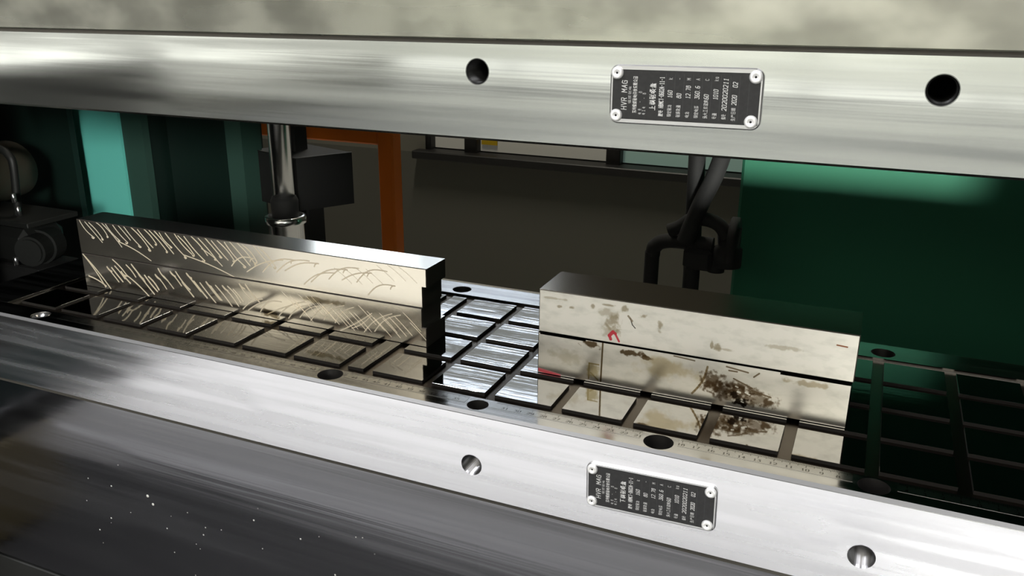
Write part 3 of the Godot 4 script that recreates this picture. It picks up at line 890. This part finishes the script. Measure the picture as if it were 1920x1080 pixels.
# ---------------------------------------------------------------- the steel plates on the chuck
# one plate: x0..x1, y0..y1, z0 (front)..z1 (back) in pitches; face is the material of its front; notch cuts the right end back
func plate(label: String, group: String, x0: float, x1: float, y0: float, y1: float, z0: float, z1: float, face: Material, notch: Array, slots: Array) -> void:
	var o := thing("steel_plate", label, "steel plate", V((x0 + x1) * 0.5, y0, (z0 + z1) * 0.5), group)
	var c := Vector3((x0 + x1) * 0.5, y0, (z0 + z1) * 0.5)
	# outline of the front, in x and y
	var ol := PackedVector2Array()
	ol.append(Vector2(x0, y0))
	if notch.size() and notch[1] == 0:
		ol.append_array(PackedVector2Array([Vector2(x1 - 0.075, y0), Vector2(x1 - 0.075, notch[0])]))
		ol.append_array(PackedVector2Array([Vector2(x1, notch[0]), Vector2(x1, y1)]))
	elif notch.size():
		ol.append_array(PackedVector2Array([Vector2(x1, y0), Vector2(x1, notch[0])]))
		ol.append_array(PackedVector2Array([Vector2(x1 - 0.075, notch[0]), Vector2(x1 - 0.075, y1)]))
	else:
		ol.append(Vector2(x1, y0))
		ol.append(Vector2(x1, y1))
	# pry slots along the upper edge: [from, to, depth]
	for s in slots:
		ol.append_array(PackedVector2Array([Vector2(s[1], y1), Vector2(s[1] , y1 - s[2]), Vector2(s[0], y1 - s[2]), Vector2(s[0], y1)]))
	if slots.is_empty() or slots[-1][0] > x0 + 0.001:
		ol.append(Vector2(x0, y1))
	var ch := 0.012
	var small := Geometry2D.offset_polygon(ol, -ch, Geometry2D.JOIN_MITER)[0]
	var bodyst := begin()
	var topst := begin()
	var fst := begin()
	var idx := Geometry2D.triangulate_polygon(small)
	for k in range(0, idx.size(), 3):
		var t: Array[Vector2] = [small[idx[k]], small[idx[k + 1]], small[idx[k + 2]]]
		var a := t[0]
		var b := t[1]
		var d := t[2]
		if (d - a).cross(b - a) < 0.0:
			t = [a, d, b]
		for q in t:
			fst.set_uv(Vector2((q.x - x0) / (x1 - x0), (y1 - q.y) / (y1 - y0)))
			fst.add_vertex((Vector3(q.x, q.y, z0) - c) * S)
		tri(bodyst, (Vector3(a.x, a.y, z1) - c) * S, (Vector3(b.x, b.y, z1) - c) * S, (Vector3(d.x, d.y, z1) - c) * S, Vector3(0, 0, -1))
	var n := ol.size()
	var ccw := not Geometry2D.is_polygon_clockwise(ol)
	var m := small.size()
	var start := 0
	var best := 1e9
	for k in m:
		if small[k].distance_to(ol[0]) < best:
			best = small[k].distance_to(ol[0])
			start = k
	var same := Geometry2D.is_polygon_clockwise(small) == Geometry2D.is_polygon_clockwise(ol)
	for k in n:
		var j := (k + 1) % n
		var a := ol[k]
		var b := ol[j]
		var e := (b - a).normalized()
		var nn := Vector2(e.y, -e.x) if ccw else Vector2(-e.y, e.x)
		var out := Vector3(nn.x, nn.y, 0)
		quad(topst if nn.y > 0.5 else bodyst, (Vector3(a.x, a.y, z0 - ch) - c) * S, (Vector3(b.x, b.y, z0 - ch) - c) * S, (Vector3(b.x, b.y, z1) - c) * S, (Vector3(a.x, a.y, z1) - c) * S, out)
		if m == n:
			var sa := small[(start + (k if same else n - k)) % n]
			var sb := small[(start + (j if same else n - j)) % n]
			quad(topst if x0 > 0.0 and y0 > 0.5 and nn.y > 0.5 else bodyst, (Vector3(a.x, a.y, z0 - ch) - c) * S, (Vector3(b.x, b.y, z0 - ch) - c) * S, (Vector3(sb.x, sb.y, z0) - c) * S, (Vector3(sa.x, sa.y, z0) - c) * S, out + Vector3(0, 0, 1))
	fst.generate_normals()
	obj("front_face", fst.commit(), face, o)
	obj("body", done(bodyst), M.plate_side, o)
	obj("top_face", done(topst), M.lightened_top if x1 < 0 else M.block_top, o)

func face_material(c: Color, rough: float, a: Image, orm: Image) -> StandardMaterial3D:
	var m := metal(c, rough)
	m.albedo_texture = tex(a)
	var t := tex(orm)
	m.metallic_texture = t
	m.metallic_texture_channel = BaseMaterial3D.TEXTURE_CHANNEL_BLUE
	m.roughness_texture = t
	m.roughness_texture_channel = BaseMaterial3D.TEXTURE_CHANNEL_GREEN
	return m

func plates() -> void:
	# left stack, two plates covered in chalky squiggles
	var aU := Image.create(1400, 124, false, Image.FORMAT_RGBA8)
	aU.fill(Color(1, 1, 1))
	var aL: Image = aU.duplicate()
	var oU := Image.create(1400, 124, false, Image.FORMAT_RGBA8)
	oU.fill(Color(1, 0.55, 1))
	var oL: Image = oU.duplicate()
	var chalk := Color(0.6, 0.575, 0.52, 0.9)
	var om := Color(1, 1.0, 0.0, 0.9)
	rng.seed = 11
	# a row of slanting strokes on the upper plate's left half, hooked at their feet
	for k in 30:
		var x := 10.0 + 27.0 * k + rng.randf_range(-8, 8)
		var l := rng.randf_range(45, 78)
		var a := Vector2(x, rng.randf_range(-2, 8))
		var b := a + Vector2(l * 1.05, l)
		var f := 0.55 if k < 9 else 1.0
		curl(aU, oU, a, b, rng.randf_range(-8, 8), 1.7, Color(chalk, chalk.a * f), Color(om, om.a * f))
		if k % 3 != 1:
			curl(aU, oU, b, b + Vector2(rng.randf_range(-12, -4), rng.randf_range(-4, 5)), 3, 2.1, Color(chalk, chalk.a * f), Color(om, om.a * f))
	for q in [[480, 72, 690, 123], [190, 60, 330, 112], [560, 40, 640, 90]]:
		curl(aU, oU, Vector2(q[0], q[1]), Vector2(q[2], q[3]), 5, 1.5, chalk, om)
	# loose long curls leaning the other way on the right half
	for k in 11:
		var a := Vector2(690 + 52.0 * k + rng.randf_range(-15, 15), rng.randf_range(70, 112))
		var b := a + Vector2(rng.randf_range(90, 150), rng.randf_range(-64, -34))
		curl(aU, oU, a, b, rng.randf_range(8, 20), 1.6, chalk, om)
		if k % 2 == 0:
			curl(aU, oU, b, b + Vector2(-16, 12), -4, 1.5, chalk, om)
	for k in 7:
		var a := Vector2(1080 + 38.0 * k, rng.randf_range(0, 40))
		curl(aU, oU, a, a + Vector2(60, 42), 2, 0.9, Color(chalk, 0.5), Color(om, 0.5))
	# lower plate
	for q in [[8, 4, 120, 118], [12, 8, 96, 116], [20, 84, 100, 112], [150, 6, 210, 60], [205, 55, 300, 122]]:
		curl(aL, oL, Vector2(q[0], q[1]), Vector2(q[2], q[3]), 4, 2.2, chalk, om)
	for k in 26:
		var a := Vector2(110 + 25.0 * k + rng.randf_range(-8, 8), rng.randf_range(10, 48))
		var l := rng.randf_range(38, 66)
		curl(aL, oL, a, a + Vector2(l * 0.95, l), rng.randf_range(-5, 5), rng.randf_range(1.8, 2.8), chalk, om)
		if k % 3 == 0:
			curl(aL, oL, a, a + Vector2(20, 14), -3, 2.6, chalk, om)
	for k in 14:
		var a := Vector2(700 + 40.0 * k + rng.randf_range(-15, 15), rng.randf_range(90, 120))
		curl(aL, oL, a, a + Vector2(rng.randf_range(70, 130), rng.randf_range(-80, -45)), rng.randf_range(-6, 22), 1.6, chalk, om)
	for k in 22:
		var a := Vector2(880 + 22.0 * k + rng.randf_range(-8, 8), rng.randf_range(20, 60))
		curl(aL, oL, a, a + Vector2(60, 54), 1, 1.1, Color(0.85, 0.8, 0.7, 0.55), Color(om, 0.5))
	var nz := noise(3, 0.02)
	blot(aL, Vector2(815, 104), Vector2(34, 12), Color(0.5, 0.46, 0.38, 0.8), nz)
	blot(aL, Vector2(1010, 30), Vector2(70, 8), Color(0.62, 0.57, 0.47, 0.6), nz)
	var warm := Color(0.92, 0.89, 0.83)
	plate("left stack's upper steel plate, with slanting chalky strokes and a top lightened for the window reflection", "", -9.1, -1.675, 0.656, 1.31, -1.12, -1.75, face_material(warm, 0.3, aU, oU), [1.0, 0], [])
	plate("left stack's lower steel plate, scribbled on, resting on the chuck under its twin", "", -9.1, -1.695, 0.0, 0.650, -1.12, -1.75, face_material(warm, 0.3, aL, oL), [0.33, 1], [])

	# right stack
	var bU := Image.create(1200, 182, false, Image.FORMAT_RGBA8)
	bU.fill(Color(1, 1, 1))
	var bL: Image = bU.duplicate()
	var qU := Image.create(1200, 182, false, Image.FORMAT_RGBA8)
	qU.fill(Color(1, 0.6, 1))
	var qL: Image = qU.duplicate()
	var ns := noise(8, 0.022, 4)
	var nb := noise(14, 0.01, 4)
	for im in [bU, bL]:
		for y in 182:
			for x in 1200:
				var k := 1.0 - 0.09 * maxf(0.0, nb.get_noise_2d(x, y * 2 + (0 if im == bU else 900)) + 0.1)
				im.set_pixel(x, y, Color(k, k * 0.992, k * 0.97))
	var oil := Color(0.66, 0.62, 0.53, 0.8)
	for q in [[295, 62, 36, 16], [310, 95, 26, 30], [352, 30, 12, 14], [430, 48, 14, 8], [495, 84, 9, 18], [86, 62, 9, 6], [140, 58, 8, 7], [225, 38, 8, 9], [286, 24, 24, 4], [720, 128, 14, 12], [695, 118, 5, 14], [738, 132, 30, 5], [60, 30, 50, 4], [940, 90, 60, 8], [300, 130, 30, 22]]:
		blot(bU, Vector2(q[0], q[1]), Vector2(q[2], q[3]), Color(oil, 0.75 if q[2] < 30 else 0.45), ns)
	for q in [[378, 66, 388, 92], [388, 92, 400, 104]]:
		stroke(bU, Vector2(q[0], q[1]), Vector2(q[2], q[3]), 1.7, Color(0.2, 0.18, 0.16, 0.9))
	stroke(bU, Vector2(370, 58), Vector2(386, 76), 4, Color(0.55, 0.5, 0.42, 0.8))
	var red := Color(0.72, 0.08, 0.16, 0.92)
	for q in [[298, 152, 312, 134, 7], [312, 134, 322, 140, 6], [320, 138, 338, 170, 4], [298, 150, 304, 166, 6]]:
		stroke(bU, Vector2(q[0], q[1]), Vector2(q[2], q[3]), q[4], red)
		stroke(qU, Vector2(q[0], q[1]), Vector2(q[2], q[3]), q[4], Color(1, 1, 0, 0.95))
	stroke(bU, Vector2(1128, 48), Vector2(1162, 50), 2.6, Color(0.5, 0.27, 0.16, 0.85))
	# lower plate
	for q in [[228, 18, 38, 13], [398, 26, 46, 12], [450, 36, 26, 9]]:
		blot(bL, Vector2(q[0], q[1]), Vector2(q[2], q[3]), Color(0.33, 0.26, 0.17, 0.85), ns, 0.3)
	stroke(bL, Vector2(275, 0), Vector2(273, 170), 3.4, Color(0.42, 0.36, 0.26, 0.95))
	for q in [[222, 100, 222, 168], [222, 100, 262, 100], [230, 140, 262, 168]]:
		stroke(bL, Vector2(q[0], q[1]), Vector2(q[2], q[3]), 3, Color(0.6, 0.52, 0.3, 0.7))
	blot(bL, Vector2(240, 135), Vector2(20, 34), Color(0.74, 0.68, 0.5, 0.7), ns, 0.5)
	for q in [[2, 166, 96, 178, 7], [8, 172, 90, 180, 5]]:
		stroke(bL, Vector2(q[0], q[1]), Vector2(q[2], q[3]), q[4], Color(0.75, 0.22, 0.26, 0.75))
		stroke(qL, Vector2(q[0], q[1]), Vector2(q[2], q[3]), q[4], Color(1, 1, 0.1, 0.7))
	blot(bL, Vector2(520, 70), Vector2(110, 36), Color(0.78, 0.7, 0.52, 0.5), nb)
	blot(bL, Vector2(130, 90), Vector2(60, 24), Color(0.78, 0.74, 0.64, 0.4), ns, 0.8)
	curl(bL, qL, Vector2(690, 30), Vector2(640, 150), 10, 4.0, Color(0.55, 0.47, 0.34, 0.8), Color(1, 0.6, 1, 0))
	stroke(bL, Vector2(560, 8), Vector2(640, 14), 2.5, Color(0.4, 0.34, 0.25, 0.8))
	var nf := noise(17, 0.035, 5)
	for q in [[715, 84, 38, 34, 0.7], [748, 110, 46, 26, 0.7], [700, 110, 30, 16, 0.5], [790, 84, 50, 12, 0.65], [815, 112, 44, 24, 0.75], [862, 96, 40, 12, 0.6], [880, 128, 60, 22, 0.5], [770, 140, 40, 16, 0.5], [925, 134, 18, 16, 0.7], [850, 150, 40, 10, 0.5]]:
		blot(bL, Vector2(q[0], q[1]), Vector2(q[2], q[3]), Color(0.3, 0.23, 0.15, q[4]), nf, 0.5)
	blot(bL, Vector2(826, 150), Vector2(26, 14), Color(0.1, 0.08, 0.06, 0.9), nf, 0.4)
	blot(bL, Vector2(800, 124), Vector2(16, 10), Color(0.12, 0.09, 0.07, 0.8), nf, 0.4)
	for q in [[760, 16, 840, 26], [862, 40, 880, 22], [770, 30, 800, 30], [790, 60, 860, 86], [860, 96, 930, 110]]:
		stroke(bL, Vector2(q[0], q[1]), Vector2(q[2], q[3]), 3, Color(0.42, 0.35, 0.26, 0.8))
	for q in [[810, 110, 9], [838, 108, 7], [846, 112, 6], [800, 90, 5], [826, 148, 5]]:  # bright glints painted over the gouge
		stroke(bL, Vector2(q[0], q[1]), Vector2(q[0] + 8, q[1] + 2), q[2] * 0.5, Color(1, 1, 0.98, 0.9))
	blot(bL, Vector2(1050, 30), Vector2(60, 10), Color(0.7, 0.64, 0.52, 0.6), ns)
	var cream := Color(0.76, 0.755, 0.735)
	plate("right stack's upper steel plate, pale front with a small red mark near its lower edge", "", 0.262, 4.59, 0.662, 1.312, -0.97, -1.89, face_material(cream, 0.46, bU, qU), [], [])
	plate("right stack's lower steel plate, oil stained front with a dark gouge and a red streak", "", 0.257, 4.575, 0.0, 0.654, -0.97, -1.89, face_material(cream, 0.46, bL, qL), [], [[3.7, 4.575 - 0.001, 0.03], [0.3, 0.98, 0.022]])

func curl(a: Image, o: Image, p: Vector2, q: Vector2, bow: float, r: float, c: Color, om: Color) -> void:
	var side := (q - p).orthogonal().normalized() * bow
	var prev := p
	for k in range(1, 9):
		var t := k / 8.0
		var w := p.lerp(q, t) + side * sin(PI * t)
		stroke(a, prev, w, r, c)
		stroke(o, prev, w, r, om)
		prev = w

# ---------------------------------------------------------------- behind the chuck
func behind() -> void:
	# teal column of the press at the rear left
	var tc := thing("press_column", "bright teal press column at the rear left, behind the left stack's end", "press column", Vector3(-1.13, FLOOR_Y, -0.72))
	obj("front_panel", box(Vector3(0.15, 2.6, 0.02), 0.0), M.teal, tc, Vector3(-0.001, 1.3, 0.07))
	obj("body", box(Vector3(0.24, 2.6, 0.12), 0.0), M.dark_green, tc, Vector3(0.0, 1.3, 0))
	obj("edge_strip", box(Vector3(0.05, 2.6, 0.016), 0.0), M.grey_green, tc, Vector3(0.101, 1.3, 0.068))
	var gp := obj("rear_guard", box(Vector3(0.19, 2.2, 0.04), 0.0), M.dark_green, self, Vector3(-0.905, FLOOR_Y + 1.1, -0.72))
	tag(gp, "dark green guard panel right of the teal column", "guard panel")
	var pil := obj("steel_pillar", box(Vector3(0.034, 2.2, 0.05), 0.0), M.grey_green, self, Vector3(-0.768, FLOOR_Y + 1.1, -0.64))
	tag(pil, "narrow grey green pillar left of the black box", "pillar")
	# guide rod
	var gr := thing("guide_rod", "polished chrome guide rod with a stepped lower bushing, behind the left stack", "guide rod", Vector3(-0.58, 0, -0.5))
	obj("rod", lathe([Vector2(0, -0.004), Vector2(0.0165, -0.004), Vector2(0.0165, 0.5), Vector2(0, 0.5)], Vector3.ZERO, Vector3.UP, 40), M.chrome, gr)
	obj("bushing", lathe([Vector2(0, -0.35), Vector2(0.027, -0.35), Vector2(0.027, -0.046), Vector2(0.031, -0.044), Vector2(0.031, -0.034), Vector2(0.025, -0.032), Vector2(0.02, -0.036), Vector2(0, -0.036)], Vector3.ZERO, Vector3.UP, 40), M.chrome, gr)
	obj("seal", lathe([Vector2(0, -0.04), Vector2(0.02, -0.04), Vector2(0.021, -0.01), Vector2(0.018, -0.003), Vector2(0, -0.003)], Vector3.ZERO, Vector3.UP, 32), M.rubber, gr)
	# black box
	var bb := thing("control_box", "plain black box just behind the chrome guide rod", "control box", Vector3(-0.68, -0.02, -0.66))
	var bst := begin()
	var foot := [Vector2(-0.09, 0.0), Vector2(0.035, 0.04), Vector2(0.085, -0.05), Vector2(-0.04, -0.09)]
	for k in 4:
		var a: Vector2 = foot[k]
		var b: Vector2 = foot[(k + 1) % 4]
		var mid := (a + b) * 0.5
		quad(bst, Vector3(a.x, -0.04, a.y), Vector3(b.x, -0.04, b.y), Vector3(b.x, 0.05, b.y), Vector3(a.x, 0.05, a.y), Vector3(mid.x, 0, mid.y + 0.025))
	for y in [-0.04, 0.05]:
		quad(bst, Vector3(foot[0].x, y, foot[0].y), Vector3(foot[1].x, y, foot[1].y), Vector3(foot[2].x, y, foot[2].y), Vector3(foot[3].x, y, foot[3].y), Vector3(0, y - 0.005, 0))
	obj("body", done(bst), M.black, bb)
	obj("lid_edge", tube([Vector3(-0.09, 0.05, 0.0), Vector3(0.035, 0.05, 0.04), Vector3(0.085, 0.05, -0.05)], 0.0012, 6), M.cast, bb)
	obj("stem", box(Vector3(0.05, 0.4, 0.04), 0.003), M.black, bb, Vector3(-0.03, 0.24, -0.03))
	var post := obj("box_stand", box(Vector3(0.05, 0.888, 0.05), 0.003), M.black, self, Vector3(-0.68, -0.506, -0.68))
	tag(post, "black stand under the box behind the guide rod", "stand")
	# orange frame
	var of := thing("orange_frame", "orange tube frame standing behind the guide rod", "frame", Vector3(-0.88, FLOOR_Y, -1.3))
	obj("post", box(Vector3(0.044, 0.96, 0.044), 0.004), M.orange, of, Vector3(0, 0.48, 0))
	obj("beam", box(Vector3(0.6, 0.05, 0.044), 0.004), M.orange, of, Vector3(-0.32, 0.912, 0))
	obj("post", box(Vector3(0.044, 0.96, 0.044), 0.004), M.orange, of, Vector3(-0.62, 0.48, 0))
	# pipes and valve in front of the green cabinet's edge
	var pp := thing("pipework", "black pipes, hose and valve left of the green cabinet", "pipework", Vector3(0.02, 0, -0.62))
	obj("riser", tube([Vector3(0.004, -0.95, 0), Vector3(0.003, -0.08, 0), Vector3(0.0, 0.0, 0), Vector3(-0.004, 0.2, 0)], 0.0115), M.rubber, pp)
	obj("hose", tube(curve([Vector3(-0.006, -0.03, 0.02), Vector3(0.002, -0.005, 0.02), Vector3(0.014, 0.03, 0.02), Vector3(0.032, 0.08, 0.02), Vector3(0.06, 0.2, 0.02)]), 0.0115), M.rubber, pp)
	obj("elbow", tube(curve([Vector3(-0.055, -0.95, 0), Vector3(-0.055, -0.15, 0), Vector3(-0.054, -0.06, 0), Vector3(-0.05, -0.046, 0), Vector3(-0.04, -0.039, 0), Vector3(-0.02, -0.036, 0), Vector3(0.03, -0.036, 0)]), 0.0105), M.rubber, pp)
	obj("drain_branch", tube(curve([Vector3(-0.03, -0.019, 0.012), Vector3(-0.016, -0.012, 0.012), Vector3(0.0, 0.0, 0.012), Vector3(0.02, 0.002, 0.012), Vector3(0.038, -0.004, 0.012), Vector3(0.05, -0.02, 0.012)]), 0.0095), M.rubber, pp)
	obj("valve_body", lathe([Vector2(0, -0.055), Vector2(0.02, -0.055), Vector2(0.02, -0.03), Vector2(0.014, -0.026), Vector2(0.017, 0.0), Vector2(0, 0.002)], Vector3(0.05, -0.008, 0), Vector3.UP, 24), M.rubber, pp)
	obj("valve_flange", lathe([Vector2(0, 0), Vector2(0.034, 0), Vector2(0.034, 0.01), Vector2(0, 0.01)], Vector3(0.052, -0.028, 0.0), Vector3.RIGHT, 24), M.rubber, pp)
	obj("clamp", box(Vector3(0.04, 0.03, 0.03), 0.005), M.rubber, pp, Vector3(0.012, -0.056, 0.002))
	obj("valve_knob", lathe([Vector2(0, 0), Vector2(0.012, 0.003), Vector2(0.012, 0.02), Vector2(0, 0.022)], Vector3(0.036, -0.076, 0.0), Vector3.UP, 18), M.rubber, pp)
	# green cabinet
	var gc := thing("green_cabinet", "large green machine cabinet at the rear right, behind the right stack", "cabinet", Vector3(0.86, FLOOR_Y, -0.95))
	obj("body", box(Vector3(1.6, 1.9, 0.4), 0.004), M.green, gc, Vector3(0, 0.95, 0))
	obj("plinth", box(Vector3(1.58, 0.08, 0.38), 0.004), M.black, gc, Vector3(0, 0.0401, -0.005))

# ---------------------------------------------------------------- the machinery at the left edge
func left_machinery() -> void:
	var fr := obj("machine_panel", box(Vector3(0.55, 2.4, 0.012), 0.0), M.dark_green, self, Vector3(-1.382, FLOOR_Y + 1.2, -0.581))
	tag(fr, "dark green press side frame left of the teal column", "press frame")
	var pu := thing("pump_unit", "dark pump unit with a beige motor at the left edge of the press", "pump unit", Vector3(-0.985, 0, -0.37))
	obj("motor", lathe([Vector2(0, 0.05), Vector2(0.03, 0.05), Vector2(0.045, 0.04), Vector2(0.048, 0.0), Vector2(0.048, -0.1)], Vector3(-0.11, 0.0, 0), Vector3(0.35, 0.0, 1), 32), M.beige, pu)
	obj("pipe_guard", tube(curve([Vector3(-0.08, 0.06, 0.02), Vector3(-0.01, 0.062, 0.02), Vector3(0.015, 0.052, 0.02), Vector3(0.02, 0.03, 0.02), Vector3(0.01, -0.05, 0.02)]), 0.006), M.cast, pu)
	obj("base_plate", box(Vector3(0.17, 0.008, 0.09), 0.001), M.cast, pu, Vector3(-0.01, -0.044, 0.01))
	obj("gearbox", box(Vector3(0.14, 0.06, 0.08), 0.012), M.cast, pu, Vector3(-0.03, -0.09, 0))
	obj("gear_cover", lathe([Vector2(0, 0.03), Vector2(0.02, 0.03), Vector2(0.02, 0.026), Vector2(0.024, 0.026), Vector2(0.024, 0.0), Vector2(0.028, 0.0), Vector2(0.028, -0.03)], Vector3(0.035, -0.092, 0.012), Vector3(0.4, 0, 1), 24, false, false), M.cast, pu)
	obj("stand", box(Vector3(0.16, 0.83, 0.08), 0.004), M.black, pu, Vector3(-0.02, -0.535, 0))
	for q in [[0.043, -0.006], [0.048, -0.026], [0.022, -0.108], [-0.03, -0.112]]:
		obj("bolt", lathe([Vector2(0, 0.014), Vector2(0.0035, 0.013), Vector2(0.0035, 0), Vector2(0, 0)], Vector3(q[0], q[1] - 0.006, 0.045), Vector3(0.1, 1, 0.1), 10), M.alu, pu)
